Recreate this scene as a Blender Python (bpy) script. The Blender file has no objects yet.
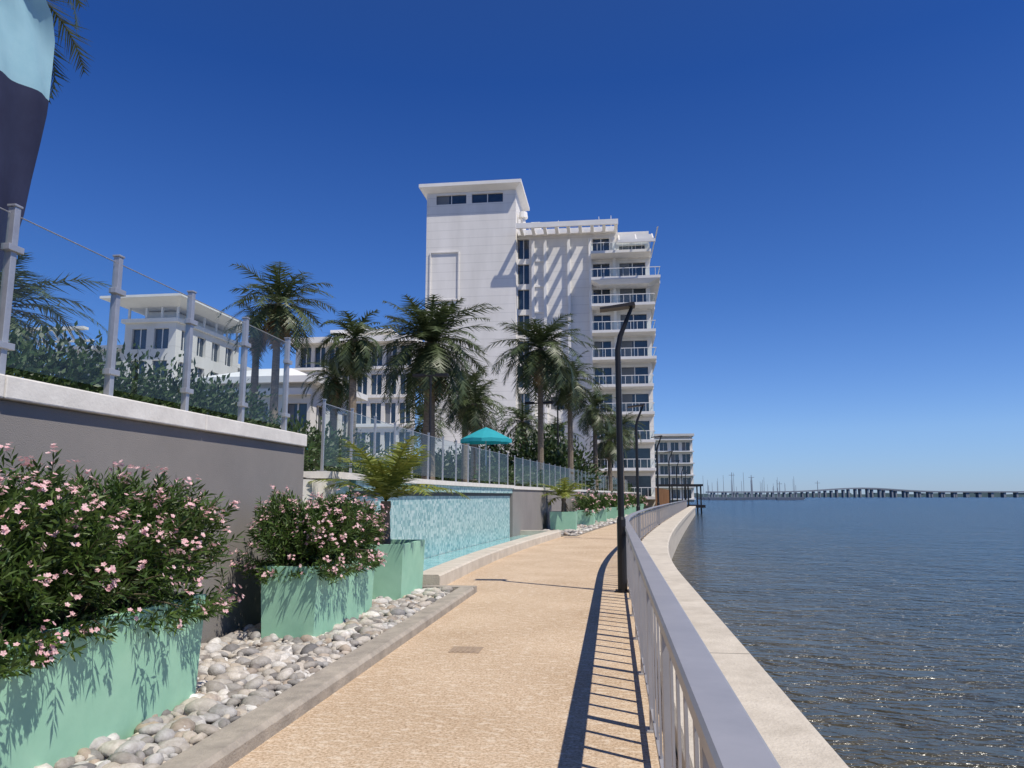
import bpy, bmesh, math, random
import numpy as np
from mathutils import Vector, Matrix
random.seed(7); np.random.seed(7)
R=random.random
def U(a,b): return a+(b-a)*random.random()
sc=bpy.context.scene

# ---------------------------------------------------------------- materials
def new_mat(name):
    m=bpy.data.materials.new(name); m.use_nodes=True
    nt=m.node_tree; b=nt.nodes['Principled BSDF']
    return m,nt,b
def L(nt,a,b): nt.links.new(a,b)
def mat(name,col,rough=.6,var=None,vscale=4,bump=0,bscale=30,metal=0,island=None,trans=0,stretch=(1,1,1),spec=.5):
    m,nt,b=new_mat(name)
    b.inputs['Roughness'].default_value=rough
    b.inputs['Metallic'].default_value=metal
    b.inputs['Specular IOR Level'].default_value=spec
    tc=nt.nodes.new('ShaderNodeTexCoord'); mp=nt.nodes.new('ShaderNodeMapping')
    mp.inputs['Scale'].default_value=stretch
    L(nt,tc.outputs['Object'],mp.inputs['Vector'])
    c=(*col,1); out=None
    if var is not None:
        n=nt.nodes.new('ShaderNodeTexNoise'); n.inputs['Scale'].default_value=vscale; n.inputs['Detail'].default_value=6; n.inputs['Roughness'].default_value=.65
        L(nt,mp.outputs[0],n.inputs['Vector'])
        rp=nt.nodes.new('ShaderNodeValToRGB'); rp.color_ramp.elements[0].position=.32; rp.color_ramp.elements[1].position=.68
        rp.color_ramp.elements[0].color=(*var,1); rp.color_ramp.elements[1].color=c
        L(nt,n.outputs['Fac'],rp.inputs['Fac']); out=rp.outputs['Color']
    if island is not None:
        g=nt.nodes.new('ShaderNodeNewGeometry'); rp=nt.nodes.new('ShaderNodeValToRGB')
        cr=rp.color_ramp
        while len(cr.elements)<len(island): cr.elements.new(.5)
        for i,cc in enumerate(island):
            cr.elements[i].position=i/(len(island)-1) ; cr.elements[i].color=(*cc,1)
        L(nt,g.outputs['Random Per Island'],rp.inputs['Fac'])
        if out is not None:
            mx=nt.nodes.new('ShaderNodeMixRGB'); mx.blend_type='MULTIPLY'; mx.inputs[0].default_value=1
            L(nt,out,mx.inputs[1]); L(nt,rp.outputs[0],mx.inputs[2]); out=mx.outputs[0]
        else: out=rp.outputs[0]
    if out is not None: L(nt,out,b.inputs['Base Color'])
    else: b.inputs['Base Color'].default_value=c
    if bump:
        n=nt.nodes.new('ShaderNodeTexNoise'); n.inputs['Scale'].default_value=bscale; n.inputs['Detail'].default_value=5
        L(nt,mp.outputs[0],n.inputs['Vector'])
        bp=nt.nodes.new('ShaderNodeBump'); bp.inputs['Strength'].default_value=bump; bp.inputs['Distance'].default_value=.02
        L(nt,n.outputs['Fac'],bp.inputs['Height']); L(nt,bp.outputs[0],b.inputs['Normal'])
    if trans:
        t=nt.nodes.new('ShaderNodeBsdfTranslucent'); mx=nt.nodes.new('ShaderNodeMixShader'); mx.inputs[0].default_value=trans
        if out is not None: L(nt,out,t.inputs['Color'])
        else: t.inputs['Color'].default_value=c
        o=nt.nodes['Material Output']
        L(nt,b.outputs[0],mx.inputs[1]); L(nt,t.outputs[0],mx.inputs[2]); L(nt,mx.outputs[0],o.inputs['Surface'])
    return m

def path_mat():
    m,nt,b=new_mat('coral_aggregate')
    N=nt.nodes.new
    tc=N('ShaderNodeTexCoord')
    big=N('ShaderNodeTexNoise'); big.inputs['Scale'].default_value=.8; big.inputs['Detail'].default_value=6
    fine=N('ShaderNodeTexNoise'); fine.inputs['Scale'].default_value=48; fine.inputs['Detail'].default_value=4; fine.inputs['Roughness'].default_value=.75
    for n in (big,fine): L(nt,tc.outputs['Object'],n.inputs['Vector'])
    r1=N('ShaderNodeValToRGB'); r1.color_ramp.elements[0].position=.3; r1.color_ramp.elements[1].position=.72
    r1.color_ramp.elements[0].color=(.53,.40,.265,1); r1.color_ramp.elements[1].color=(.66,.52,.365,1)
    L(nt,big.outputs[0],r1.inputs[0])
    r2=N('ShaderNodeValToRGB'); r2.color_ramp.elements[0].position=.36; r2.color_ramp.elements[1].position=.60
    r2.color_ramp.elements[0].color=(.45,.38,.30,1); r2.color_ramp.elements[1].color=(1.1,1.1,1.12,1)
    L(nt,fine.outputs[0],r2.inputs[0])
    mx=N('ShaderNodeMixRGB'); mx.blend_type='MULTIPLY'; mx.inputs[0].default_value=.85
    L(nt,r1.outputs[0],mx.inputs[1]); L(nt,r2.outputs[0],mx.inputs[2])
    pit=N('ShaderNodeTexNoise'); pit.inputs['Scale'].default_value=13; pit.inputs['Detail'].default_value=8; pit.inputs['Roughness'].default_value=.8
    mp=N('ShaderNodeMapping'); mp.inputs['Scale'].default_value=(.7,1.5,1)
    L(nt,tc.outputs['Object'],mp.inputs[0]); L(nt,mp.outputs[0],pit.inputs['Vector'])
    r3=N('ShaderNodeValToRGB'); r3.color_ramp.elements[0].position=.52; r3.color_ramp.elements[1].position=.58
    L(nt,pit.outputs[0],r3.inputs[0])
    mx2=N('ShaderNodeMixRGB'); L(nt,mx.outputs[0],mx2.inputs[1]); mx2.inputs[2].default_value=(.76,.66,.52,1)
    mm=N('ShaderNodeMath'); mm.operation='MULTIPLY'; mm.inputs[1].default_value=.55; L(nt,r3.outputs[0],mm.inputs[0]); L(nt,mm.outputs[0],mx2.inputs[0])
    L(nt,mx2.outputs[0],b.inputs['Base Color'])
    b.inputs['Roughness'].default_value=.9; b.inputs['Specular IOR Level'].default_value=.2
    bp=N('ShaderNodeBump'); bp.inputs['Strength'].default_value=.7; bp.inputs['Distance'].default_value=.012
    L(nt,pit.outputs[0],bp.inputs['Height']); L(nt,bp.outputs[0],b.inputs['Normal'])
    return m

def water_mat(name,pool=False):
    m,nt,b=new_mat(name); N=nt.nodes.new
    tc=N('ShaderNodeTexCoord')
    b.inputs['Roughness'].default_value=.06 if pool else .17
    b.inputs['IOR'].default_value=1.33
    if pool:
        n=N('ShaderNodeTexVoronoi'); n.feature='DISTANCE_TO_EDGE'; n.inputs['Scale'].default_value=3
        L(nt,tc.outputs['Object'],n.inputs['Vector'])
        r=N('ShaderNodeValToRGB'); r.color_ramp.elements[0].color=(.34,.58,.55,1); r.color_ramp.elements[1].color=(.17,.40,.39,1); r.color_ramp.elements[1].position=.25
        L(nt,n.outputs['Distance'],r.inputs[0]); L(nt,r.outputs[0],b.inputs['Base Color'])
        w=N('ShaderNodeTexNoise'); w.inputs['Scale'].default_value=5; L(nt,tc.outputs['Object'],w.inputs['Vector'])
        bp=N('ShaderNodeBump'); bp.inputs['Distance'].default_value=.03; L(nt,w.outputs[0],bp.inputs['Height']); L(nt,bp.outputs[0],b.inputs['Normal'])
        return m
    b.inputs['Specular IOR Level'].default_value=.4
    sx=N('ShaderNodeSeparateXYZ'); L(nt,tc.outputs['Object'],sx.inputs[0])
    mr=N('ShaderNodeMapRange'); mr.inputs['From Min'].default_value=1; mr.inputs['From Max'].default_value=18
    nz=N('ShaderNodeTexNoise'); nz.inputs['Scale'].default_value=.12; nz.inputs['Detail'].default_value=3; L(nt,tc.outputs['Object'],nz.inputs['Vector'])
    ml=N('ShaderNodeMath'); ml.operation='MULTIPLY_ADD'; ml.inputs[1].default_value=12; L(nt,nz.outputs[0],ml.inputs[0]); L(nt,sx.outputs['X'],ml.inputs[2])
    ad=N('ShaderNodeMath'); ad.operation='SUBTRACT'; ad.inputs[1].default_value=6; L(nt,ml.outputs[0],ad.inputs[0])
    L(nt,ad.outputs[0],mr.inputs['Value'])
    r=N('ShaderNodeValToRGB'); r.color_ramp.elements[0].color=(.085,.072,.042,1); r.color_ramp.elements[1].color=(.016,.036,.058,1)
    e=r.color_ramp.elements.new(.3); e.color=(.040,.045,.042,1)
    L(nt,mr.outputs[0],r.inputs[0]); L(nt,r.outputs[0],b.inputs['Base Color'])
    hs=[]
    for s,st,w,rot in ((.30,(1,2.0,1),.55,.3),(1.0,(1,2.2,1),.42,-.2),(3.2,(1,1.9,1),.17,.15),(9,(1,1.6,1),.04,.4)):
        mp=N('ShaderNodeMapping'); mp.inputs['Scale'].default_value=st; mp.inputs['Rotation'].default_value=(0,0,rot)
        L(nt,tc.outputs['Object'],mp.inputs[0])
        n=N('ShaderNodeTexNoise'); n.inputs['Scale'].default_value=s; n.inputs['Detail'].default_value=2.0; n.inputs['Distortion'].default_value=.7
        L(nt,mp.outputs[0],n.inputs['Vector'])
        q=N('ShaderNodeMath'); q.operation='MULTIPLY'; q.inputs[1].default_value=w; L(nt,n.outputs[0],q.inputs[0]); hs.append(q)
    acc=hs[0]
    for h in hs[1:]:
        a=N('ShaderNodeMath'); L(nt,acc.outputs[0],a.inputs[0]); L(nt,h.outputs[0],a.inputs[1]); acc=a
    bp=N('ShaderNodeBump'); bp.inputs['Strength'].default_value=1; bp.inputs['Distance'].default_value=1.0
    L(nt,acc.outputs[0],bp.inputs['Height']); L(nt,bp.outputs[0],b.inputs['Normal'])
    return m

def glass_mat(name,tint=(.84,.92,.93)):
    m,nt,b=new_mat(name); nt.nodes.remove(b); N=nt.nodes.new
    t=N('ShaderNodeBsdfTransparent'); t.inputs[0].default_value=(*tint,1)
    g=N('ShaderNodeBsdfGlossy'); g.inputs['Roughness'].default_value=.03
    d=N('ShaderNodeBsdfDiffuse'); d.inputs[0].default_value=(.55,.62,.62,1)
    lw=N('ShaderNodeLayerWeight'); lw.inputs[0].default_value=.5
    p=N('ShaderNodeMath'); p.operation='POWER'; p.inputs[1].default_value=5; L(nt,lw.outputs['Facing'],p.inputs[0])
    q=N('ShaderNodeMath'); q.operation='MULTIPLY_ADD'; q.inputs[1].default_value=.4; q.inputs[2].default_value=.04; L(nt,p.outputs[0],q.inputs[0])
    mx=N('ShaderNodeMixShader'); L(nt,q.outputs[0],mx.inputs[0]); L(nt,t.outputs[0],mx.inputs[1]); L(nt,g.outputs[0],mx.inputs[2])
    m2=N('ShaderNodeMixShader'); m2.inputs[0].default_value=.015; L(nt,mx.outputs[0],m2.inputs[1]); L(nt,d.outputs[0],m2.inputs[2])
    L(nt,m2.outputs[0],nt.nodes['Material Output'].inputs['Surface'])
    return m

def tile_mat():
    m,nt,b=new_mat('mosaic_tile'); N=nt.nodes.new
    tc=N('ShaderNodeTexCoord'); s=N('ShaderNodeSeparateXYZ'); L(nt,tc.outputs['Object'],s.inputs[0])
    cb=N('ShaderNodeCombineXYZ')
    L(nt,s.outputs['Y'],cb.inputs[0]); L(nt,s.outputs['Z'],cb.inputs[1])
    sn=N('ShaderNodeVectorMath'); sn.operation='SNAP'; sn.inputs[1].default_value=(.09,.07,.07); L(nt,cb.outputs[0],sn.inputs[0])
    w=N('ShaderNodeTexWhiteNoise'); w.noise_dimensions='3D'; L(nt,sn.outputs[0],w.inputs['Vector'])
    r=N('ShaderNodeValToRGB'); cr=r.color_ramp; cr.interpolation='CONSTANT'
    cols=[(.24,.42,.42),(.33,.51,.50),(.42,.58,.56),(.52,.65,.63),(.17,.35,.37)]
    cr.elements[0].color=(*cols[0],1); cr.elements[1].color=(*cols[1],1); cr.elements[1].position=.2
    for i,p in enumerate((.45,.7,.88)): e=cr.elements.new(p); e.color=(*cols[i+2],1)
    L(nt,w.outputs['Value'],r.inputs[0]); L(nt,r.outputs[0],b.inputs['Base Color']); b.inputs['Roughness'].default_value=.3
    return m

def stucco_lines(name,col,period,dark=.86,rough=.8):
    m,nt,b=new_mat(name); N=nt.nodes.new
    tc=N('ShaderNodeTexCoord'); s=N('ShaderNodeSeparateXYZ'); L(nt,tc.outputs['Object'],s.inputs[0])
    md=N('ShaderNodeMath'); md.operation='FLOORED_MODULO'; md.inputs[1].default_value=period; L(nt,s.outputs['Z'],md.inputs[0])
    lt=N('ShaderNodeMath'); lt.operation='LESS_THAN'; lt.inputs[1].default_value=.10; L(nt,md.outputs[0],lt.inputs[0])
    n=N('ShaderNodeTexNoise'); n.inputs['Scale'].default_value=.3; n.inputs['Detail'].default_value=7
    mp=N('ShaderNodeMapping'); mp.inputs['Scale'].default_value=(2.5,2.5,.5); L(nt,tc.outputs['Object'],mp.inputs[0]); L(nt,mp.outputs[0],n.inputs['Vector'])
    r=N('ShaderNodeValToRGB'); r.color_ramp.elements[0].position=.3; r.color_ramp.elements[1].position=.7
    r.color_ramp.elements[0].color=(col[0]*.86,col[1]*.86,col[2]*.85,1); r.color_ramp.elements[1].color=(*col,1); L(nt,n.outputs[0],r.inputs[0])
    mx=N('ShaderNodeMixRGB'); mx.blend_type='MULTIPLY'; mx.inputs[2].default_value=(dark,dark,dark,1)
    L(nt,lt.outputs[0],mx.inputs[0]); L(nt,r.outputs[0],mx.inputs[1]); L(nt,mx.outputs[0],b.inputs['Base Color'])
    b.inputs['Roughness'].default_value=rough
    return m

M={}
M['path']=path_mat()
M['conc']=mat('pale_concrete',(.62,.56,.46),.85,var=(.46,.41,.33),vscale=2.5,bump=.5,bscale=40)
M['kerb']=mat('kerb_concrete',(.43,.38,.31),.9,var=(.27,.24,.20),vscale=5,bump=.5,bscale=50)
M['greystucco']=mat('grey_stucco',(.27,.25,.23),.9,var=(.225,.21,.195),vscale=.9,bump=.35,bscale=110)
M['coping']=mat('white_coping',(.80,.77,.70),.7,var=(.66,.63,.57),vscale=4,bump=.15,bscale=40)
M['alu']=mat('brushed_aluminium',(.50,.50,.50),.38,metal=.5,var=(.40,.40,.41),vscale=9)
M['railm']=mat('rail_paint',(.42,.41,.41),.42,metal=.3,var=(.35,.345,.35),vscale=3)
M['black']=mat('dark_bronze',(.02,.018,.018),.45,metal=.3)
M['glass']=glass_mat('fence_glass')
M['tile']=tile_mat()
M['green']=mat('mint_paint',(.36,.63,.45),.65,var=(.285,.55,.385),vscale=2.2,bump=.3,bscale=3.5)
M['soil']=mat('soil',(.05,.035,.022),.95,bump=.8,bscale=30)
M['stone']=mat('pebble',(1,1,1),.75,var=(.68,.66,.63),vscale=26,bump=.3,bscale=60,island=[(.24,.22,.20),(.60,.56,.50),(.17,.165,.165),(.45,.37,.29),(.70,.68,.64),(.27,.265,.265),(.50,.44,.36),(.80,.78,.74),(.33,.32,.31),(.62,.57,.49),(.21,.205,.20)])
M['leaf']=mat('oleander_leaf',(1,1,1),.5,island=[(.028,.06,.012),(.07,.13,.022),(.045,.09,.016),(.12,.19,.035)],trans=.28)
M['pink']=mat('oleander_flower',(1,1,1),.6,island=[(.84,.50,.51),(.88,.62,.61),(.78,.40,.43),(.90,.74,.71)],trans=.3)
M['stem']=mat('stem',(.09,.075,.04),.8)
M['frond']=mat('palm_frond',(1,1,1),.45,island=[(.035,.052,.018),(.075,.105,.038),(.115,.15,.068),(.055,.08,.028)],trans=.25)
M['frondy']=mat('young_palm_frond',(1,1,1),.5,island=[(.17,.20,.035),(.28,.30,.06),(.11,.16,.03),(.22,.25,.04)],trans=.3)
M['dead']=mat('dry_frond',(1,1,1),.8,island=[(.24,.17,.09),(.33,.24,.14),(.17,.12,.07)],trans=.15)
M['trunk']=mat('palm_trunk',(.26,.21,.155),.9,var=(.13,.10,.07),vscale=5,stretch=(1,1,4),bump=1,bscale=12)
M['hedge']=mat('hedge_leaf',(1,1,1),.5,island=[(.018,.036,.010),(.045,.085,.018),(.03,.06,.014),(.075,.12,.028)],trans=.2)
M['white']=stucco_lines('white_stucco',(.82,.79,.74),1.12,.88)
M['white2']=mat('white_paint',(.83,.81,.77),.7,var=(.73,.71,.67),vscale=.5)
M['cream']=stucco_lines('cream_stucco',(.72,.69,.64),3.3,.9)
M['wglass']=mat('window_glass',(.012,.022,.035),.08,var=(.04,.06,.08),vscale=.5,spec=.8)
M['grass']=mat('lawn',(.06,.10,.03),.95,var=(.10,.10,.05),vscale=.6,bump=.5,bscale=20)
M['deck']=mat('deck_paving',(.48,.44,.38),.85,var=(.40,.36,.30),vscale=2)
M['water']=water_mat('sea_water'); M['pool']=water_mat('pool_water',True)
M['teal']=mat('teal_canvas',(.03,.42,.47),.8,var=(.025,.36,.42),vscale=3,trans=.25)
M['flagblue']=mat('pale_blue_fabric',(.30,.54,.62),.85,var=(.38,.62,.69),vscale=2.5,trans=.25)
M['flagnavy']=mat('navy_fabric',(.014,.018,.055),.85,var=(.024,.032,.08),vscale=3,trans=.15)
M['wood']=mat('wood_slat',(.30,.17,.08),.7,var=(.18,.09,.045),vscale=3,stretch=(1,1,.2))
M['haze']=mat('hazed_trees',(.09,.14,.15),1,var=(.06,.10,.11),vscale=.02)  # bluish aerial haze mixed into the tree colour
M['bridge']=mat('hazed_concrete',(.30,.33,.36),.9,var=(.25,.28,.31),vscale=.01)  # grey tinted blue for distance haze, shared by bridge, boats and pylons
M['iron']=mat('cast_iron',(.40,.30,.20),.8,var=(.28,.21,.15),vscale=20)
M['joint']=mat('joint_sealant',(.20,.18,.15),.95)
M['curtain']=mat('curtain',(.16,.17,.18),.6,spec=.6)

# ---------------------------------------------------------------- mesh builder
class MB:
    def __init__(s): s.v=[];s.f=[];s.m=[]
    def poly(s,pts,m=0):
        i=len(s.v); s.v+= [tuple(p) for p in pts]; s.f.append(tuple(range(i,i+len(pts)))); s.m.append(m)
    def box(s,x0,x1,y0,y1,z0,z1,m=0):
        P=[(x,y,z) for z in (z0,z1) for y in (y0,y1) for x in (x0,x1)]
        s.hexa([P[0],P[1],P[3],P[2],P[4],P[5],P[7],P[6]],m)
    def hexa(s,P,m=0):
        i=len(s.v); s.v+=[tuple(p) for p in P]
        for q in ((3,2,1,0),(4,5,6,7),(0,1,5,4),(1,2,6,5),(2,3,7,6),(3,0,4,7)):
            s.f.append(tuple(i+k for k in q)); s.m.append(m)
    def tube(s,pts,rads,n=8,m=0):
        pts=[Vector(p) for p in pts]; i0=len(s.v)
        for k,p in enumerate(pts):
            d=(pts[min(k+1,len(pts)-1)]-pts[max(k-1,0)]).normalized()
            a=Vector((0,1,0)) if abs(d.y)<.8 else Vector((1,0,0))
            u=d.cross(a).normalized(); w=d.cross(u)
            for j in range(n):
                t=2*math.pi*j/n; s.v.append(tuple(p+(u*math.cos(t)+w*math.sin(t))*rads[k]))
        for k in range(len(pts)-1):
            for j in range(n):
                a=i0+k*n+j; b=i0+k*n+(j+1)%n
                s.f.append((a,b,b+n,a+n)); s.m.append(m)
        s.f.append(tuple(i0+j for j in range(n))); s.m.append(m)
        s.f.append(tuple(i0+(len(pts)-1)*n+n-1-j for j in range(n))); s.m.append(m)
    def obj(s,name,mats,parent=None,smooth=False,bevel=0):
        me=bpy.data.meshes.new(name); me.from_pydata(s.v,[],s.f)
        for k in mats: me.materials.append(M[k])
        me.polygons.foreach_set('material_index',s.m)
        if smooth: me.polygons.foreach_set('use_smooth',[True]*len(s.f))
        me.update()
        o=bpy.data.objects.new(name,me); sc.collection.objects.link(o)
        if parent:
            o.parent=parent; o.matrix_parent_inverse=parent.matrix_world.inverted()
        if bevel:
            md=o.modifiers.new('bevel','BEVEL'); md.width=bevel; md.segments=2; md.limit_method='ANGLE'
        return o
def empty(name,loc):
    e=bpy.data.objects.new(name,None); e.location=loc; e.empty_display_size=.3
    sc.collection.objects.link(e); e.matrix_world=Matrix.Translation(loc); return e

def c(Y):
    t=max(0,Y-15); return .12*(math.sqrt(t*t+120)-math.sqrt(120))
def ys(a,b,near=1.0):
    o=[];y=a
    while y<b: o.append(y); y+=near if y<60 else 2
    o.append(b); return o
def sweep(mb,prof,Y,m=0,close=True):
    i0=len(mb.v); n=len(prof)
    for y in Y:
        for dx,z in prof: mb.v.append((c(y)+dx,y,z))
    for k in range(len(Y)-1):
        for j in range(n if close else n-1):
            a=i0+k*n+j; b=i0+k*n+(j+1)%n
            mb.f.append((a,a+n,b+n,b)); mb.m.append(m)
    if close:
        mb.f.append(tuple(i0+j for j in range(n))); mb.m.append(m)
        mb.f.append(tuple(i0+(len(Y)-1)*n+n-1-j for j in range(n))); mb.m.append(m)

# ---------------------------------------------------------------- ground / water
WZ=-1.05
b=MB(); b.poly([(-6000,-3000,WZ),(9000,-3000,WZ),(9000,9000,WZ),(-6000,9000,WZ)]); b.obj('sea_water',['water'])
YE=112
b=MB()
pts=[(c(y)+.5,y,-.03) for y in ys(-30,YE,2)]+[(c(YE)-3,YE+1,-.03),(12,YE+20,-.03),(20,230,-.03),(18,300,-.03),(-700,300,-.03),(-700,-30,-.03)]
b.poly(pts)
pts2=[(p[0],p[1],WZ-.5) for p in pts]
for i in range(len(pts)-1): b.poly([pts[i],pts2[i],pts2[i+1],pts[i+1]])
b.obj('ground',['grass'])
Y=ys(-6,YE)
b=MB()
sweep(b,[(-2.3,0),(.36,0)],[-6]+[y for y in ys(-5,12,1)]+[13.0],0,False)
sweep(b,[(-3.02,0),(.36,0)],[13.0]+ys(14,31,1),0,False)
sweep(b,[(-2.5,0),(.36,0)],ys(31,YE,1),0,False)
b.obj('promenade_path',['path'])
e=empty('sea_wall',(.8,0,0))
b=MB(); sweep(b,[(.37,-.4),(.37,.13),(.40,.16),(1.22,.16),(1.26,.12),(1.26,-.12),(1.16,-.14),(1.16,WZ-.6),(.6,WZ-.6)],Y)
b.obj('wall_and_cap',['conc'],e)
b=MB(); y=1.4
while y<100:
    b.box(c(y)+.40,c(y)+1.22,y,y+.012,.155,.162); b.box(c(y)+1.2,c(y)+1.262,y,y+.012,-.11,.12); y+=6.1
b.obj('expansion_joints',['joint'],e)
b=MB(); sweep(b,[(-2.56,-.1),(-2.56,.09),(-2.54,.11),(-2.33,.11),(-2.30,.08),(-2.30,-.1)],[-6,0,4,8,12.7])
b.box(-4.28,-2.3,12.72,12.95,-.1,.105)
b.obj('path_kerb',['kerb'])
b=MB(); sweep(b,[(-3.5,-.3),(-3.5,.22),(-3.47,.24),(-3.05,.24),(-3.02,.21),(-3.02,-.1)],ys(13.3,30.5))
b.box(-4.7,-3.5,12.98,13.3,-.3,.24); b.box(c(30)-4.6,c(30)-3.02,30.5,30.9,-.3,.238)
b.obj('pool_kerb',['conc'])
b=MB(); sweep(b,[(-4.7,.06),(-3.49,.06)],ys(13.3,30.5),0,False); b.obj('pool_water',['pool'])
b=MB(); b.box(-1.72,-1.40,8.0,8.32,-.02,.005)
for i in range(5): b.box(-1.69+i*.055,-1.665+i*.055,8.03,8.29,.005,.010)
b.obj('drain_cover',['iron'])
# ---------------------------------------------------------------- pebbles
bm=bmesh.new(); bmesh.ops.create_icosphere(bm,subdivisions=2,radius=1)
IV=np.array([v.co[:] for v in bm.verts]); IF=np.array([[v.index for v in f.verts] for f in bm.faces]); bm.free()
def rocks(name,spots):
    n=len(spots); V=[]
    for (x,y,z,r) in spots:
        A=IV*np.array([U(.9,1.3),U(.6,.95),U(.42,.75)])*r
        k=np.random.normal(size=3)*2.2; A=A*(1+.13*np.sin(IV@k+U(0,6)))[:,None]
        a=U(0,6.28); t=U(-.6,.6)
        Rz=np.array([[math.cos(a),-math.sin(a),0],[math.sin(a),math.cos(a),0],[0,0,1]])
        Rx=np.array([[1,0,0],[0,math.cos(t),-math.sin(t)],[0,math.sin(t),math.cos(t)]])
        V.append(A@(Rz@Rx).T+np.array([x,y,z]))
    V=np.concatenate(V); F=(IF[None]+(np.arange(n)*len(IV))[:,None,None]).reshape(-1,3)
    me=bpy.data.meshes.new(name); me.vertices.add(len(V)); me.vertices.foreach_set('co',V.ravel())
    me.loops.add(F.size); me.loops.foreach_set('vertex_index',F.ravel().astype(np.int32))
    me.polygons.add(len(F)); me.polygons.foreach_set('loop_start',np.arange(0,F.size,3,dtype=np.int32))
    me.polygons.foreach_set('use_smooth',np.ones(len(F),dtype=bool)); me.update(calc_edges=True)
    me.materials.append(M['stone']); o=bpy.data.objects.new(name,me); sc.collection.objects.link(o); return o
sp=[]
for i in range(8500):
    y=2.2+10.4*R()**1.12; r=min(.10,max(.02,random.lognormvariate(-3.25,.45)))
    x=U(-4.28+r,-2.58-r*.8); sp.append((x,y,.01+r*.4+U(0,.05),r))
rocks('river_stones',sp)
sp=[]
for i in range(1800):
    y=U(31,75); r=U(.06,.12); sp.append((c(y)+U(-4.5,-2.6),y,r*.5,r))
rocks('river_stones',sp)
b=MB(); b.poly([(-4.3,-6,.01),(-2.5,-6,.01),(-2.5,12.75,.01),(-4.3,12.75,.01)]); b.obj('gravel_bed',['soil'])
b=MB(); sweep(b,[(-4.6,.012),(-2.51,.012)],ys(31,80,2),0,False); b.obj('gravel_bed',['kerb'])

# ---------------------------------------------------------------- walls & terrace
e=empty('retaining_wall',(-4.5,3,0))
b=MB(); b.box(-4.6,-4.3,-6,10.25,-.2,2.275); b.obj('wall_body',['greystucco'],e)
b=MB(); y=-6
while y<10.2:
    y2=min(y+2.7,10.32); b.box(-4.68,-4.24,y+.004,y2-.004,2.28,2.45); y=y2
b.obj('coping',['coping'],e,bevel=.012)
b=MB(); b.box(-4.95,-4.62,10.33,12.4,-.2,1.85); b.obj('return_wall',['coping'],e)
e=empty('pool_wall',(-4.8,20,0))
b=MB(); sweep(b,[(-4.72,-.2),(-5.0,-.2),(-5.0,1.88),(-4.72,1.88)],ys(12.42,29))
b.obj('tile_face',['tile'],e)
b=MB(); sweep(b,[(-4.62,1.70),(-4.715,1.70),(-4.715,1.879),(-4.62,1.879)],ys(13.4,29)); b.obj('tile_spillway',['tile'],e)
b=MB(); sweep(b,[(-4.719,1.60),(-4.70,1.60),(-4.70,1.69),(-4.719,1.69)],ys(13.4,29)); b.obj('spillway_shadow_strip',['black'],e)  # black strip stands in for the shadow line under the spillway lip
b=MB(); sweep(b,[(-4.56,1.885),(-5.05,1.885),(-5.05,2.0),(-4.56,2.0)],ys(12.0,29.15)); b.obj('coping',['coping'],e)
e=empty('retaining_wall',(-4.8,40,0))
b=MB(); sweep(b,[(-4.65,-.2),(-4.95,-.2),(-4.95,1.85),(-4.65,1.85)],ys(29.17,100)); b.obj('wall_body',['greystucco'],e)
b=MB(); sweep(b,[(-4.6,1.855),(-5.0,1.855),(-5.0,1.98),(-4.6,1.98)],ys(29.17,100)); b.obj('coping',['coping'],e)
b=MB(); b.poly([(-300,-20,2.2),(-4.65,-20,2.2),(-4.65,10.2,2.2),(-5.1,10.3,1.9)]+[(c(y)-4.98,y,1.9) for y in ys(12,100,2)]+[(-1,140,1.9),(-300,140,2.2)])
b.obj('terrace_ground',['deck'])

def fence(name,X,Z,H,posts,curve=False,pw=.05,clamps=True):
    e=empty(name,(X,posts[0],Z)); b=MB(); g=MB()
    f=(lambda y:c(y)+X) if curve else (lambda y:X)
    for y in posts:
        x=f(y); q=.03 if clamps else .02
        b.box(x-q,x+q,y-pw/2,y+pw/2,Z+.014,Z+H)
        b.box(x-.07,x+.07,y-.06,y+.06,Z,Z+.014)
        b.box(x-q-.008,x+q+.008,y-pw/2-.01,y+pw/2+.01,Z+H,Z+H+.018)
        if clamps:
            for zz in (Z+.22,Z+H-.35): b.box(x-.022,x+.05,y-pw/2-.045,y+pw/2+.045,zz,zz+.05)
    for a,d in zip(posts[:-1],posts[1:]):
        xa,xd=f(a),f(d)
        a+=pw/2+.01; d-=pw/2+.01
        g.poly([(xa,a,Z+.1),(xd,d,Z+.1),(xd,d,Z+H-.06),(xa,a,Z+H-.06)])
        b.hexa([(xa-.006,a,Z+H-.059),(xa+.006,a,Z+H-.059),(xd+.006,d,Z+H-.059),(xd-.006,d,Z+H-.059),(xa-.006,a,Z+H-.05),(xa+.006,a,Z+H-.05),(xd+.006,d,Z+H-.05),(xd-.006,d,Z+H-.05)])
    b.obj('posts',['alu'],e,bevel=.004 if clamps else 0); g.obj('glass_panels',['glass'],e)
fence('glass_fence',-4.45,2.45,1.31,[2.5+1.23*i for i in range(7)],pw=.058)
fence('glass_fence',-4.8,2.0,1.2,[12.2+1.4*i for i in range(13)],curve=True,clamps=False,pw=.04)
fence('glass_fence',-4.8,1.98,1.2,[30.2+1.5*i for i in range(32)],curve=True,clamps=False,pw=.04)

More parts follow.
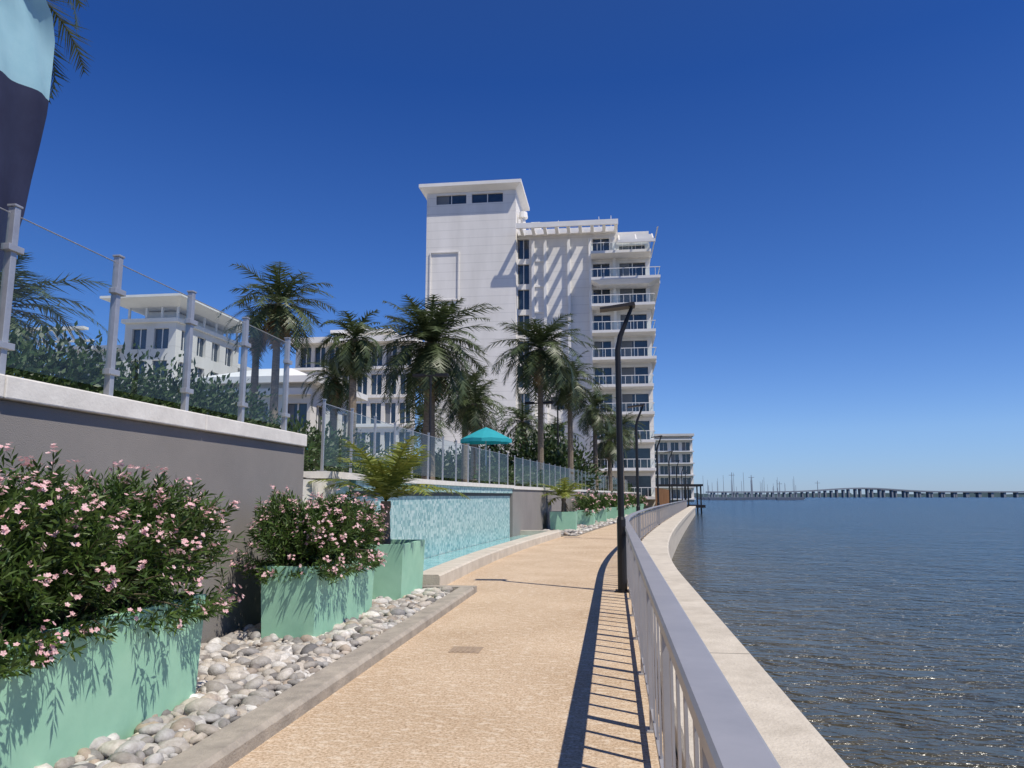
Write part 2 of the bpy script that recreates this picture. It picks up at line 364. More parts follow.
# ---------------------------------------------------------------- sea railing
e=empty('promenade_railing',(.24,0,0))
Yr=ys(-3,104)
b=MB(); sweep(b,[(.19,1.035),(.19,1.075),(.20,1.085),(.305,1.085),(.315,1.075),(.315,1.035)],Yr); b.obj('handrail',['railm'],e)
b=MB(); sweep(b,[(.228,.93),(.228,.97),(.252,.97),(.252,.93)],Yr); sweep(b,[(.228,.11),(.228,.15),(.252,.15),(.252,.11)],Yr); b.obj('rails',['railm'],e)
b=MB(); y=-2.9
k=0
while y<104:
    x=c(y)+.24
    if k%5==0: b.box(x-.02,x+.02,y-.035,y+.035,0,1.034); b.box(x-.05,x+.05,y-.06,y+.06,0,.012)
    else: b.box(x-.006,x+.006,y-.022,y+.022,.151,.929)
    y+=.34; k+=1
b.obj('balusters',['railm'],e)

# ---------------------------------------------------------------- street lamps
def lamp(y,h=4.95):
    x=c(y)+.13; z0=0
    e=empty('street_lamp',(x,y,z0)); b=MB()
    b.tube([(x,y,z0),(x,y,z0+.02),(x,y,z0+1.2),(x,y,z0+1.25),(x,y,z0+h-.8),(x+.05,y,z0+h-.55),(x+.26,y,z0+h-.04)],[.08,.08,.075,.056,.05,.045,.03],12)
    b.box(x-.12,x+.12,y-.12,y+.12,z0,z0+.03)
    b.obj('pole',['black'],e,smooth=False)
    b=MB()
    b.hexa([(x-.30,y-.13,z0+h-.09),(x+.32,y-.13,z0+h-.03),(x+.32,y+.13,z0+h-.03),(x-.30,y+.13,z0+h-.09),(x-.30,y-.12,z0+h-.05),(x+.31,y-.12,z0+h+.035),(x+.31,y+.12,z0+h+.035),(x-.30,y+.12,z0+h-.05)])
    b.obj('lamp_head',['black'],e)
for i in range(7): lamp(13.3+15.2*i)
def area_lamp(x,y,z0,h):
    e=empty('area_light',(x,y,z0)); b=MB()
    b.tube([(x,y,z0),(x,y,z0+h)],[.07,.05],8)
    b.tube([(x-.55,y,z0+h),(x+.55,y,z0+h)],[.04,.04],6)
    for s in (-1,1): b.box(x+s*.55-.28,x+s*.55+.28,y-.2,y+.2,z0+h-.05,z0+h+.07)
    b.obj('pole_and_heads',['black'],e)
area_lamp(-8.4,34.5,1.9,5.3); area_lamp(-4.3,45,1.9,5.2); area_lamp(-3.6,51,1.9,6)
# ---------------------------------------------------------------- plants
def leaf(b,p,d,L_,w,m=0,curl=0):
    p=Vector(p); d=Vector(d).normalized()
    a=Vector((U(-1,1),U(-1,1),U(-1,1))); s=d.cross(a)
    if s.length<1e-3: s=d.cross(Vector((0,0,1.01)))
    s.normalize()
    mid=p+d*L_*.45; tip=p+d*L_+Vector((0,0,-curl*L_))
    b.poly([p,mid+s*w*.5,tip,mid-s*w*.5],m)
def planter(x0,x1,y0,y1,h,t=.06):
    e=empty('planter_box',((x0+x1)/2,(y0+y1)/2,0)); b=MB()
    k=.03
    o0=[(x0+k,y0+k),(x1-k,y0+k),(x1-k,y1-k),(x0+k,y1-k)]; o1=[(x0,y0),(x1,y0),(x1,y1),(x0,y1)]
    i1=[(x0+t,y0+t),(x1-t,y0+t),(x1-t,y1-t),(x0+t,y1-t)]
    for i in range(4):
        j=(i+1)%4
        b.poly([(*o0[i],.03),(*o0[j],.03),(*o1[j],h),(*o1[i],h)])
        b.poly([(*o1[i],h),(*o1[j],h),(*i1[j],h),(*i1[i],h)])
        b.poly([(*i1[i],h),(*i1[j],h),(*i1[j],h-.15),(*i1[i],h-.15)])
    b.poly([(*p,.03) for p in o0][::-1])
    b.obj('box',['green'],e)
    b=MB(); b.poly([(*p,h-.08) for p in i1]); b.obj('soil',['soil'],e)
    return e
def oleander(x0,x1,y0,y1,z0,H,shoots,flowers,ll=.10,name='oleander_bush',over=.25,stems=5):
    b=MB(); cx,cy=(x0+x1)/2,(y0+y1)/2; rx,ry=(x1-x0)/2+over,(y1-y0)/2+over
    for i in range(shoots):
        th=U(0,6.283); u=R()**.33; ct=U(-.2,1)
        lump=1+.08*math.sin(3*th+cy)+.07*math.sin(7*th+1+4*ct)+random.gauss(0,.045)
        st=math.sqrt(max(0,1-ct*ct))
        n=Vector((math.cos(th)*st,math.sin(th)*st,ct))
        k=lambda v:math.copysign(abs(v)**.62,v)
        p=Vector((cx+k(n.x)*rx*u*lump,cy+k(n.y)*ry*u*lump,z0+.10+max(-.2,k(n.z)*H*u*lump*.9)))
        d=(n*.75+Vector((U(-.5,.5),U(-.5,.5),.40))).normalized()
        base=p-d*ll*1.6
        if i%stems==0: 
            r0=Vector((cx+(p.x-cx)*.3,cy+(p.y-cy)*.55,z0-.05)); b.tube([r0,(r0+p)*.5+Vector((0,0,.08)),p],[.009,.007,.004],4,2)
        for q in range(14):
            t=q/13; pp=base+d*ll*1.7*t
            a=q*2.4+U(0,1); s=d.orthogonal().normalized(); s=Matrix.Rotation(a,3,d)@s
            dd=s*(1-.35*t)+d*(.35+.75*t)
            leaf(b,pp,dd,ll*U(.75,1.25),ll*U(.18,.27),0,U(0,.2))
        if u>.80 and R()<flowers:
            for q in range(random.randint(2,8)):
                fp=p+d*ll*.85+Vector((U(-1,1),U(-1,1),U(-1,1)))*ll*.38
                fn=(d+Vector((U(-.8,.8),U(-.8,.8),U(-.2,.8)))).normalized(); s=fn.orthogonal().normalized()
                for z in range(5):
                    r1=Matrix.Rotation(z*1.2566,3,fn)@s; r2=fn.cross(r1); fr=ll*.21
                    b.poly([fp,fp+r1*fr*.6+r2*fr*.38+fn*fr*.2,fp+r1*fr+fn*fr*.25,fp+r1*fr*.6-r2*fr*.38+fn*fr*.2],1)
    return b.obj(name,['leaf','pink','stem'])
planter(-3.95,-3.13,3.65,5.68,.85); oleander(-3.95,-3.13,3.45,5.6,.86,.86,2500,.42,over=.26,ll=.082)
planter(-3.82,-3.18,8.05,10.1,.84); oleander(-3.82,-3.18,8.05,10.1,.84,.72,1800,.40,over=.22,ll=.085)
planter(-4.05,-3.12,11.25,12.6,.88)
def palm(x,y,z0,h,r,n=36,mats=('frond','trunk','dead'),tr=.16,name='palm_tree',leafs=26,droop=1.5,dead=4,lw=.06,lean=(0,0),emin=-.5,ll=.32,parent=None):
    b=MB()
    if h>.15:
        k=8; P=[];Q=[]
        for i in range(k+1):
            t=i/k; P.append((x+lean[0]*t*t,y+lean[1]*t*t,z0+h*t)); Q.append(tr*(1.25-.45*t+ (.25 if i>=k-1 else 0))*(1+.06*(i%2)))
        b.tube(P,Q,9,1)
    top=Vector((x+lean[0],y+lean[1],z0+h))
    for i in range(n+dead):
        isd=i>=n; az=i*2.399+U(-.25,.25)
        t=(i+.5)/n if not isd else 1
        el=(1.35-(1.35-emin)*t**.85)+U(-.18,.18) if not isd else U(-1.3,-.9)
        Lf=r*U(.8,1.22)*(.75 if isd else 1)*(1.0 if t>.15 else .8)
        p=top.copy(); N=leafs; seg=Lf/N; mi=2 if isd else 0; dz=U(.85,1.2)
        for s in range(N):
            u=s/N
            e2=el-droop*dz*u**1.5*(.55+.45*math.cos(el))
            d=Vector((math.cos(az)*math.cos(e2),math.sin(az)*math.cos(e2),math.sin(e2)))
            q=p+d*seg
            side=Vector((-math.sin(az),math.cos(az),0)); up=side.cross(d)
            w=.012*r*(1-u)+.003*r
            b.poly([p+side*w,p-side*w,q-side*w*.9,q+side*w*.9],mi)
            if u>.10:
                ln=r*ll*math.sin(min(1,(u-.03)*1.1)*math.pi*.94)**.6*U(.8,1.12)
                for sg in (-1,1):
                    dd=(side*sg*U(.75,1)+d*U(.4,.9)+up*(-.1 if not isd else 0)+Vector((0,0,-1))*U(.05,.5)).normalized()
                    ww=d*lw*r*.35
                    b.poly([p-ww,p+ww,p+dd*ln],mi)
            p=q
    return b.obj(name,list(mats),parent)
palm(-3.6,11.9,.8,.72,1.25,22,('frondy','trunk','dead'),.075,'potted_palm',36,1.05,1,.05,emin=.4,ll=.28)
planter(c(35)-4.3,c(35)-3.1,35,36.4,.88); palm(c(35)-3.7,35.7,.8,.7,1.45,16,('frondy','trunk','dead'),.10,'potted_palm',20,1.2,1,.09,emin=.25)
for i,y0 in enumerate((41,46.5,52,57.5,63,69,75)):
    x=c(y0+1); planter(x-4.1,x-3.2,y0,y0+3.2,.85); oleander(x-4.1,x-3.2,y0,y0+3.2,.85,.85,160,.3,ll=.22,over=.2,stems=50)
palm(-14.0,30,2.2,7.5,2.5,46,droop=1.3,lw=.05,dead=9,emin=-.8)
palm(-15.4,31,2.2,6.9,1.7,5,droop=1.0,lw=.05,dead=12,emin=.1)
palm(-11.3,32,1.9,6.6,2.0,42,droop=1.9,emin=-1.1,lw=.06,dead=6)
palm(-12.9,34,1.9,5.2,1.8,34,droop=1.8,emin=-1.0,lw=.06)
palm(-9.3,38,1.9,7.6,3.7,88,leafs=38,droop=1.1,emin=-.95,tr=.28,lw=.036,dead=8,ll=.26)
palm(-8.4,43,1.9,5.8,2.3,40,lw=.05,emin=-.9)
palm(-7.3,40,1.9,4.6,2.2,38,lw=.05,emin=-.9)
palm(-4.2,45,1.9,8.5,3.3,54,droop=1.5,lw=.042,emin=-.8,leafs=32)
palm(-2.6,48,1.9,7.0,2.5,44,droop=1.7,lw=.05,emin=-.9)
palm(-1.2,55,1.9,6.0,2.3,38,lw=.05,emin=-.9)
palm(-6.6,56,1.9,5.2,2.5,36,lw=.05,emin=-.8)
palm(-4.6,60,1.9,4.2,2.5,34,lw=.05,emin=-.8)
palm(-9.2,58,1.9,3.6,2.6,34,lw=.05,emin=-.8)
palm(-12.5,50,1.9,4.6,2.3,34,lw=.05)
palm(.8,66,1.9,5.6,2.3,34,lw=.05,emin=-.8)
palm(-.2,62,1.9,4.2,2.3,34,lw=.05,emin=-.8)
palm(-9.25,9.0,2.2,7.35,2.15,42,leafs=44,droop=1.6,emin=-1.0,lw=.03,ll=.25)
palm(-12.6,13.8,2.2,3.2,2.0,38,droop=1.4,lw=.035,leafs=36)
def foliage(name,blobs,n,size,mk='hedge'):
    b=MB()
    for (x,y,z,rx,ry,rz) in blobs:
        ph=U(0,6)
        for i in range(n):
            th=U(0,6.283); ct=U(-.5,1); u=R()**.35*(1+.16*math.sin(5*th+ph)+.1*math.sin(9*ct+ph)+U(-.12,.12)); st=math.sqrt(1-ct*ct)
            nn=Vector((math.cos(th)*st,math.sin(th)*st,ct))
            p=Vector((x+nn.x*rx*u,y+nn.y*ry*u,max(z-rz*.3,z+nn.z*rz*u)))
            leaf(b,p,nn+Vector((U(-1,1),U(-1,1),U(-.5,1))),size*U(.7,1.4),size*U(.35,.6))
    return b.obj(name,[mk])
foliage('hedge',[(-5.7+U(-.2,.2),1+i*.7,2.5,.75,.7,U(.55,.8)) for i in range(15)],1700,.08)
foliage('shrubbery',[(-10+U(-3,2),7+i*1.1,2.6,1.5,1.3,U(.7,1.4)) for i in range(18)],1300,.15)
foliage('shrubbery',[(U(-13,-2),U(50,64),2.6,2.2,1.6,U(1.4,3.6)) for i in range(22)],800,.34)
foliage('shrubbery',[(U(-34,-17),U(28,42),2.4,2.4,1.8,U(1.0,2.2)) for i in range(22)],800,.30)
foliage('shrubbery',[(U(-24,-12),U(56,74),2.4,2.4,1.8,U(1.6,3.4)) for i in range(12)],600,.36)
foliage('hedge',[(c(y)-6,y,2.3,.8,1.2,U(.5,.9)) for y in range(31,90,2)],300,.2)

# ---------------------------------------------------------------- buildings
def facade(mb,P,u0,u1,z0,z1,ops,depth=.25,mw=0,mg=1,mull=True):
    us=sorted({u0,u1}|{v for o in ops for v in (o[0],o[1])}); zs=sorted({z0,z1}|{v for o in ops for v in (o[2],o[3])})
    for a,bb in zip(us[:-1],us[1:]):
        for d,e_ in zip(zs[:-1],zs[1:]):
            cu,cz=(a+bb)/2,(d+e_)/2
            if any(o[0]<cu<o[1] and o[2]<cz<o[3] for o in ops): continue
            mb.poly([P(a,0,d),P(bb,0,d),P(bb,0,e_),P(a,0,e_)],mw)
    for a,bb,d,e_ in ops:
        q=depth
        mb.poly([P(a,0,d),P(a,0,e_),P(a,q,e_),P(a,q,d)],mw); mb.poly([P(bb,0,d),P(bb,q,d),P(bb,q,e_),P(bb,0,e_)],mw)
        mb.poly([P(a,0,d),P(a,q,d),P(bb,q,d),P(bb,0,d)],mw); mb.poly([P(a,0,e_),P(bb,0,e_),P(bb,q,e_),P(a,q,e_)],mw)
        mb.poly([P(a,q,d),P(bb,q,d),P(bb,q,e_),P(a,q,e_)],mg)
        if mull:
            m=(a+bb)/2
            p0=P(m-.05,q-.06,d); p1=P(m+.05,q-.01,e_)
            mb.box(min(p0[0],p1[0]),max(p0[0],p1[0]),min(p0[1],p1[1]),max(p0[1],p1[1]),d,e_,2)
            if R()<.35:
                k=U(.3,.5)*(bb-a); p0=P(a+.02,q-.015,d+.05); p1=P(a+k,q-.008,e_-.05)
                mb.box(min(p0[0],p1[0]),max(p0[0],p1[0]),min(p0[1],p1[1]),max(p0[1],p1[1]),d+.05,e_-.05,3)
FR=lambda Y0:(lambda u,d,z:(u,Y0+d,z))
RT=lambda X0:(lambda u,d,z:(X0-d,u,z))
WM=['white','wglass','white2','curtain']; CM=['cream','wglass','white2','curtain']
tower=e=empty('hotel_tower',(-9,92,0)); fl=3.38
b=MB()
YC=88.6; YM=90.2
ops=[(-21.2,-17.4,39.45,40.7),(-16.7,-12.8,39.45,40.7)]
facade(b,FR(YC),-22.4,-11.2,0,41.0,ops,.25)
b.poly([(-11.2,YC,0),(-11.2,YM,0),(-11.2,YM,41),(-11.2,YC,41)])
b.poly([(-11.2,YM,34),(-11.2,97,34),(-11.2,97,41),(-11.2,YM,41)])
b.poly([(-22.4,YC,0),(-22.4,YC,41),(-22.4,108,41),(-22.4,108,0)])
for q in ((-21.9,-21.75,26.5,33.0),(-18.35,-18.2,26.5,33.0),(-21.75,-18.35,26.5,26.65),(-21.75,-18.35,32.85,33.0)):
    b.box(q[0],q[1],YC-.16,YC-.003,q[2],q[3])
b.obj('core_walls',WM,e)
b=MB()
b.hexa([(-22.3,YC+.1,41.0),(-11.3,YC+.1,41.0),(-11.3,96,41.0),(-22.3,96,41.0),(-23.1,YC-1.0,41.5),(-10.5,YC-1.0,41.5),(-10.5,97,41.5),(-23.1,97,41.5)])
b.box(-23.2,-10.4,YC-1.1,97.1,41.503,41.95); b.obj('core_roof',['white2'],e)
b=MB()
floors=[35.2-fl*(i+1) for i in range(10)]
ops=[]
for i,z in enumerate(floors):
    ops.append((-11.15,-9.75,z+.35,z+3.0))
    ops.append((-1.9,.1,z+.1,z+2.7)); 
    ops.append((1.3,4.4,z+.1,z+(2.7 if i else 1.6)))
for z in floors[5:]:
    ops.append((-7.2,-5.6,z+.9,z+2.5))
facade(b,FR(YM),-11.19,4.9,0,35.2,ops,.35)
b.poly([(4.9,YM,0),(4.9,112,0),(4.9,112,35.2),(4.9,YM,35.2)])
b.poly([(-11.2,YM,35.2),(4.9,YM,35.2),(4.9,112,35.2),(-11.2,112,35.2)])
b.obj('main_walls',WM,e)
b=MB()
for x in (-9.4,-7.9,-5.0,-2.4,.5): b.box(x,x+.35,YM-.45,YM-.003,0,34.4)
for z in floors: b.box(-9.05,-7.9,YM-.16,YM-.004,z-.12,z+.12)
b.obj('pilasters',['white2'],e)
b=MB()
b.box(-11.1,1.0,YM-.5,YM+20,35.205,35.9)
for i in range(9): 
    x=-10.6+i*1.42; b.box(x,x+.38,YM-3.4,YM-.503,35.0,35.5)
b.box(-10.9,1.2,YM-3.7,YM-3.403,34.95,35.6)
# sloping louvred sun-shade over the top balcony
for i in range(9): b.box(1.25,5.3,YM-3.5+i*.38,YM-3.36+i*.38,32.75+i*.22,32.87+i*.22)
for x in (1.22,3.2,5.2): b.hexa([(x,YM-3.7,32.5),(x+.14,YM-3.7,32.5),(x+.14,YM-.1,34.6),(x,YM-.1,34.6),(x,YM-3.7,32.72),(x+.14,YM-3.7,32.72),(x+.14,YM-.1,34.82),(x,YM-.1,34.82)])
b.box(1.1,5.45,YM-3.9,YM-3.703,32.45,32.8)
b.hexa([(5.0,YM-.3,31.6),(5.15,YM-.3,31.6),(5.15,YM-.1,31.6),(5.0,YM-.1,31.6),(5.7,YM-3.6,34.4),(5.85,YM-3.6,34.4),(5.85,YM-3.4,34.4),(5.7,YM-3.4,34.4)])
b.obj('roof_pergola',['white2'],e)
b=MB(); g=MB()
for i,z in enumerate(floors):
    x1=5.3 if i!=1 else 6.0
    if i==0:
        x1=5.0
    y0=YM-2.4
    xa=-2.1
    if i>=5: x1=4.9
    b.box(xa,x1,y0,YM-.004,z-.12,z+.22)
    b.box(4.92,x1+.1,YM-.004,YM+12,z-.12,z+.22)
    if i==1: b.hexa([(-1,y0+.3,z-.7),(4.6,y0+.3,z-.7),(4.6,YM-.01,z-.7),(-1,YM-.01,z-.7),(xa,y0,z-.13),(x1,y0,z-.13),(x1,YM-.01,z-.13),(xa,YM-.01,z-.13)])
    b.box(xa,x1,y0+.02,y0+.08,z+1.22,z+1.30)
    k=xa
    while k<x1: b.box(k,k+.05,y0+.03,y0+.07,z+.22,z+1.22); k+=.75
    g.poly([(xa,y0+.05,z+.25),(x1,y0+.05,z+.25),(x1,y0+.05,z+1.2),(xa,y0+.05,z+1.2)])
    b.box(x1-.08,x1-.02,y0+.08,YM+12,z+1.22,z+1.30)
b.obj('balconies',['white2'],e); g.obj('balcony_glass',['glass'],e)
b=MB(); b.box(-9.8,-8.6,93,95,35.9,38.2); b.box(-7,-3.8,95,99,35.9,37.3); b.box(-2.5,-.5,94,97,35.9,37.0)
for x in (-9.9,-6.2,-1.1,.4): b.tube([(x,92,35.9),(x,92,38.2+x*.05)],[.06,.04],5)
b.tube([(-10.5,90.5,35.9),(-10.5,90.5,37.8)],[.35,.3],8); b.tube([(-10.5,90.5,37.8),(-10.5,90.5,38.6)],[.6,.5],10)
b.obj('roof_equipment',['white2'],e)
tower.scale=(1,1,.952)
# --- mid hotel
e=empty('hotel_building',(-30,86,0)); b=MB()
ops=[]
for k in range(5):
    z=2.6+k*3.4
    for j in range(8): ops.append((-36.6+j*1.75,-35.3+j*1.75,z+.5,z+2.9))
facade(b,FR(85),-37.2,-22.5,0,19.4,ops,.3)
b.poly([(-37.2,85,19.4),(-22.5,85,19.4),(-22.5,100,19.4),(-37.2,100,19.4)])
b.obj('walls',CM,e)
b=MB(); b.box(-38,-22.45,83.9,101,19.405,20.1); b.box(-33,-27,88,95,20.1,21.2); b.box(-33.8,-26.2,87,96,21.2,21.6)
for k in range(5): b.box(-37.3,-22.46,84.7,84.997,2.7+k*3.4,3.0+k*3.4)
b.obj('roof',['white2'],e)
# --- left hotel
e=empty('hotel_building',(-48,75,0)); b=MB()
ops=[]
for k in range(5):
    z=2.4+k*3.3
    for x in (-48.2,-45.8): ops.append((x,x+1.6,z+.7,z+2.8))
facade(b,FR(70),-49,-43.4,0,19.0,ops,.3)
ops=[]
for k in range(5):
    z=2.4+k*3.3
    for y in (71,74,77,80,): ops.append((y,y+1.7,z+.7,z+2.8))
facade(b,RT(-43.4),70,83,0,19.0,ops,.3)
ops=[]
for k in range(4):
    z=2.4+k*3.3
    for x in (-55.6,-53.5,-51.3): ops.append((x,x+1.4,z+.7,z+2.8))
facade(b,FR(71.5),-56.4,-49,0,16.6,ops,.3)
b.poly([(-56.4,71.5,16.6),(-49,71.5,16.6),(-49,86,16.6),(-56.4,86,16.6)])
ops=[]
for k in range(4):
    z=2.4+k*3.3
    for y in (84.5,87.5,90.5,93.5): ops.append((y,y+1.7,z+.7,z+2.8))
facade(b,RT(-44.2),83,97,0,16.6,ops,.3)
b.obj('walls',CM,e)
b=MB()
# open pergola frame carrying the flared roof
b.box(-49.3,-43.1,69.7,83.3,19.003,19.4)
for x in (-48.8,-46.9,-45.2,-43.5): b.box(x,x+.2,70.0,70.2,19.4,20.6)
for y in (72.5,75,77.5,80,82.3): b.box(-43.5,-43.3,y,y+.2,19.4,20.6)
b.box(-47.8,-44.6,71.5,81.5,19.4,20.5)
b.hexa([(-48.9,69.9,20.6),(-43.2,69.9,20.6),(-43.2,82.9,20.6),(-48.9,82.9,20.6),(-50.6,68.2,21.2),(-42.0,68.2,21.2),(-42.0,84.5,21.2),(-50.6,84.5,21.2)])
b.box(-50.7,-41.9,68.1,84.6,21.203,21.45)
b.box(-57.2,-49.003,70.9,87,16.605,17.0); b.box(-45,-43.7,83.2,98,16.605,17.1)
for i in range(8):
    x=-57.2+i*.85
    b.hexa([(x,71.2,12.8),(x+.16,71.2,12.8),(x+.16,71.45,12.8),(x,71.45,12.8),(x-2.6,69.0,18.3),(x-2.44,69.0,18.3),(x-2.44,69.3,18.3),(x-2.6,69.3,18.3)])
b.box(-60.2,-52.6,68.6,69.4,18.301,18.55); b.box(-60,-53,70.6,70.88,17.4,17.6)
b.obj('roof_and_pergola',['white2'],e)
# --- clubhouse
e=empty('pool_clubhouse',(-23,44,0)); b=MB()
ops=[(-25.4+i*1.9,-24.1+i*1.9,4.6,7.2) for i in range(4)]
facade(b,FR(44),-26,-18.2,0,8.4,ops,.25)
facade(b,RT(-18.2),44,52,0,8.4,[(45+i*2.3,46.5+i*2.3,4.6,7.2) for i in range(3)],.25)
b.obj('walls',CM,e)
b=MB(); b.box(-26.8,-17.5,43.2,52.8,8.405,8.8)
b.hexa([(-26.3,43.7,8.8),(-18.0,43.7,8.8),(-18.0,52.3,8.8),(-26.3,52.3,8.8),(-23.2,47.5,10.0),(-21,47.5,10.0),(-21,48.5,10.0),(-23.2,48.5,10.0)])
b.box(-26.1,-18.1,43.6,43.99,7.7,8.1)
b.obj('roof',['white2'],e)
# --- distant condo
e=empty('apartment_building',(14,205,0)); b=MB()
ops=[]
for k in range(5):
    for j in range(4): ops.append((9.6+j*2.9,11.6+j*2.9,1+k*3.1,3.2+k*3.1))
facade(b,FR(205),9,21,0,17.2,ops,.5)
b.box(8.6,21.4,203.5,220,17.2,17.8)
for k in range(6): b.box(8.9,21.2,203.4,204.99,.6+k*3.1,.9+k*3.1,2)
b.obj('walls_and_balconies',CM,e)
e=empty('dock_pavilion',(9,118,0)); b=MB()
b.box(5.5,13.0,114,120,3.0,3.3)
for x in (6,8.5,10.8,12.6):
    for y in (114.5,119.5): b.box(x,x+.2,y,y+.2,-1.5,3.0)
b.box(5.5,13.2,113.6,121,-.1,.3)
b.obj('roof_and_posts',['black'],e)
e=empty('wood_screen_fence',(2,70,0)); b=MB()
y=76
while y<104:
    x=c(y)-2.0
    y+=.3
    b.box(x-.02,x+.05,y,y+.2,0,2.4)
b.obj('slats',['wood'],e)
# ---------------------------------------------------------------- umbrellas
def umbrella(x,y,z0,h,r):
    e=empty('patio_umbrella',(x,y,z0)); b=MB()
    b.tube([(x,y,z0),(x,y,z0+h)],[.03,.025],8); b.tube([(x,y,z0),(x,y,z0+.08)],[.3,.28],12); b.obj('pole',['alu'],e)
    b=MB(); n=8
    for i in range(n):
        a0,a1=2*math.pi*i/n,2*math.pi*(i+1)/n; am=(a0+a1)/2
        def p(a,rr,z): return (x+math.cos(a)*rr,y+math.sin(a)*rr,z0+z)
        b.poly([p(a0,r*.35,h-.16),p(a1,r*.35,h-.16),(x,y,z0+h)])
        b.poly([p(a0,r,h-.55),p(am,r*.94,h-.52),p(a1,r,h-.55),p(a1,r*.35,h-.16),p(a0,r*.35,h-.16)])
        b.poly([p(a0,r,h-.55),p(am,r*.94,h-.52),p(am,r*.94,h-.68),p(a0,r,h-.7)]); b.poly([p(am,r*.94,h-.52),p(a1,r,h-.55),p(a1,r,h-.7),p(am,r*.94,h-.68)])
    b.obj('canopy',['teal'],e)
umbrella(-5.5,33,1.9,2.7,1.15); umbrella(-10.6,24,1.9,1.75,.9)
# ---------------------------------------------------------------- feather flag
e=empty('feather_flag',(-4.78,4.4,2.2)); b=MB()
edge=[(2.9,5.10),(3.2,5.2),(3.5,5.31),(3.8,5.40),(4.1,5.47),(4.4,5.52),(4.7,5.56),(4.85,5.58),(5.0,5.60),(5.25,5.62),(5.45,5.60),(5.65,5.50),(5.8,5.32),(5.95,5.05),(6.05,4.7)]
n=24
for i in range(len(edge)-1):
    for j in range(n):
        def p(k,j):
            z,ye=edge[k]; u=j/n; yy=4.35+(ye-4.35)*u
            return (-4.78+.05*math.sin(u*3.14)*math.sin(z*1.9)+.03*math.sin(z*5+u*3)*u+.03*math.sin(u*19+z*3.5),yy,z-.14*u*math.sin(z))
        b.poly([p(i,j),p(i,j+1),p(i+1,j+1),p(i+1,j)],1 if edge[i][0]<4.8 else 0)
o=b.obj('banner',['flagblue','flagnavy'],e,smooth=True)
bm=bmesh.new(); bm.from_mesh(o.data); bmesh.ops.remove_doubles(bm,verts=bm.verts,dist=1e-4); bm.to_mesh(o.data); bm.free()
b=MB(); b.tube([(-4.8,4.32,2.2),(-4.8,4.32,6.0),(-4.8,4.5,6.15)],[.02,.016,.01],8); b.box(-5.0,-4.6,4.15,4.5,2.2,2.25); b.obj('pole',['alu'],e)
# ---------------------------------------------------------------- far shore, bridge, masts
b=MB(); x=-300
while x<3200:
    w=U(25,70); hgt=U(4,9)
    b.hexa([(x,1750,WZ),(x+w,1750,WZ),(x+w,1790,WZ),(x,1790,WZ),(x+w*.1,1752,hgt+U(-1,1)),(x+w*.9,1752,hgt+U(-1,1)),(x+w,1790,hgt),(x,1790,hgt)])
    x+=w*.85
b.obj('distant_shore_trees',['haze'])
e=empty('bridge',(600,1400,0)); b=MB()
def bz(x): return 9.5+6.5*math.exp(-((x-430)/75)**2)
x=170
while x<1500:
    for yo in (1400,1440):
        b.hexa([(x,yo,bz(x)-2.2),(x+20,yo,bz(x+20)-2.2),(x+20,yo+14,bz(x+20)-2.2),(x,yo+14,bz(x)-2.2),(x,yo,bz(x)),(x+20,yo,bz(x+20)),(x+20,yo+14,bz(x+20)),(x,yo+14,bz(x))])
    for yo in (1401,1441): b.box(x+8,x+10.5,yo,yo+12,WZ-1,bz(x)-2.2)
    x+=20
b.obj('deck_and_piers',['bridge'],e)
b=MB(); 
for i in range(38):
    y=U(500,700); x=y*U(.112,.23); h=U(8,17)
    b.tube([(x,y,WZ),(x,y,h)],[.2,.1],5); b.hexa([(x-5,y-1.5,WZ),(x+4,y-1.5,WZ),(x+4,y+1.5,WZ),(x-5,y+1.5,WZ),(x-6,y-1.8,.6),(x+6,y-1.8,.6),(x+6,y+1.8,.6),(x-6,y+1.8,.6)])
b.obj('sailboats',['bridge'])
b=MB()
for x,y,h in ((165,1100,34),(200,1150,32),(330,1300,26),(260,1250,24)):
    b.tube([(x,y,WZ),(x,y,h)],[.7,.4],6); b.box(x-4,x+4,y-.4,y+.4,h-4,h-3.4)
b.obj('power_pylons',['bridge'])

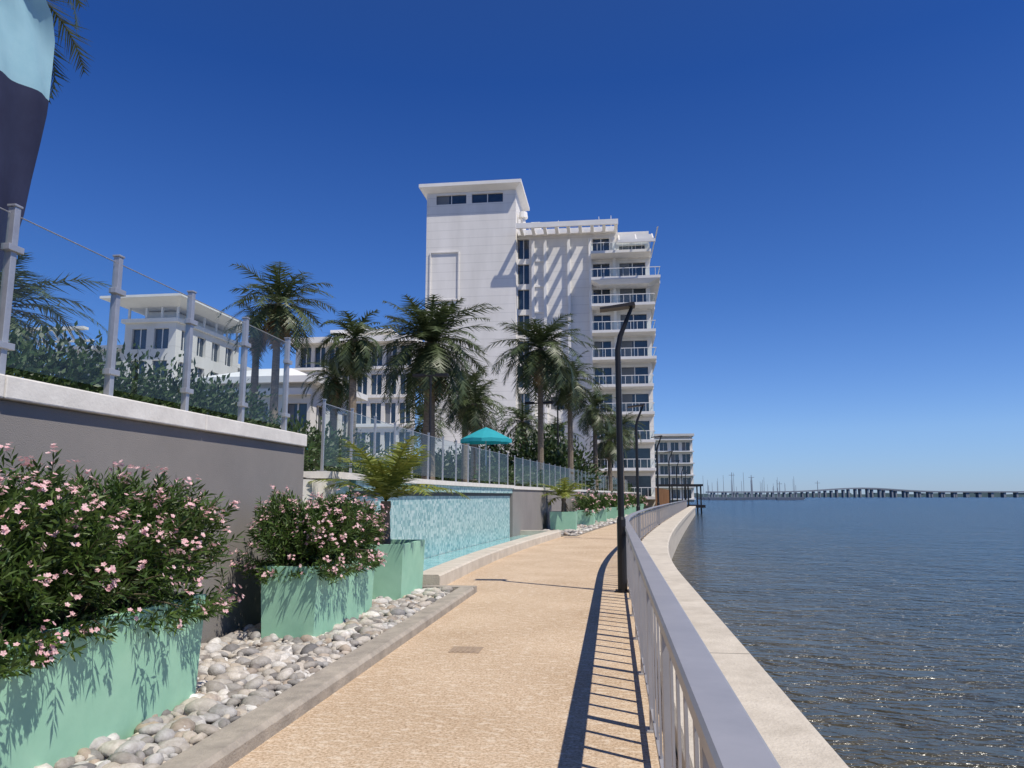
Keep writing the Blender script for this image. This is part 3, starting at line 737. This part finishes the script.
# ---------------------------------------------------------------- light, sky, camera
el=math.radians(59); az=math.atan2(2.35,-1.45)
S=Vector((math.cos(el)*math.sin(az),math.cos(el)*math.cos(az),math.sin(el)))
ld=bpy.data.lights.new('sun','SUN'); ld.energy=4.8; ld.angle=math.radians(.5); ld.color=(1,.93,.83)
lo=bpy.data.objects.new('sun',ld); sc.collection.objects.link(lo); lo.rotation_euler=S.to_track_quat('Z','Y').to_euler()
w=bpy.data.worlds.new('World'); sc.world=w; w.use_nodes=True; nt=w.node_tree
bg=nt.nodes['Background']; sky=nt.nodes.new('ShaderNodeTexSky'); sky.sky_type='NISHITA'; sky.sun_disc=False
sky.sun_elevation=el; sky.sun_rotation=az; sky.air_density=1.0; sky.dust_density=.1; sky.ozone_density=3
tc=nt.nodes.new('ShaderNodeTexCoord'); sz=nt.nodes.new('ShaderNodeSeparateXYZ'); L(nt,tc.outputs['Generated'],sz.inputs[0])
rp=nt.nodes.new('ShaderNodeValToRGB'); cr=rp.color_ramp
cr.elements[0].position=0; cr.elements[0].color=(.34,.48,.86,1)
cr.elements[1].position=.75; cr.elements[1].color=(.20,.34,.62,1)
e1=cr.elements.new(.08); e1.color=(.40,.54,.85,1)
e1=cr.elements.new(.25); e1.color=(.24,.42,.76,1)
e1=cr.elements.new(.5); e1.color=(.12,.30,.67,1)
L(nt,sz.outputs['Z'],rp.inputs[0])
mx=nt.nodes.new('ShaderNodeMixRGB'); mx.blend_type='MULTIPLY'; mx.inputs[0].default_value=1
L(nt,sky.outputs[0],mx.inputs[1]); L(nt,rp.outputs[0],mx.inputs[2]); L(nt,mx.outputs[0],bg.inputs['Color']); bg.inputs['Strength'].default_value=.15
cam=bpy.data.cameras.new('camera'); co=bpy.data.objects.new('camera',cam); sc.collection.objects.link(co)
cam.sensor_width=36; cam.lens=26.7; cam.clip_end=20000; cam.clip_start=.05
co.location=(0,0,1.6); co.rotation_euler=(math.radians(90+8.38),0,math.radians(7.5)); sc.camera=co
sc.view_settings.view_transform='Standard'; sc.view_settings.look='None'; sc.view_settings.exposure=0
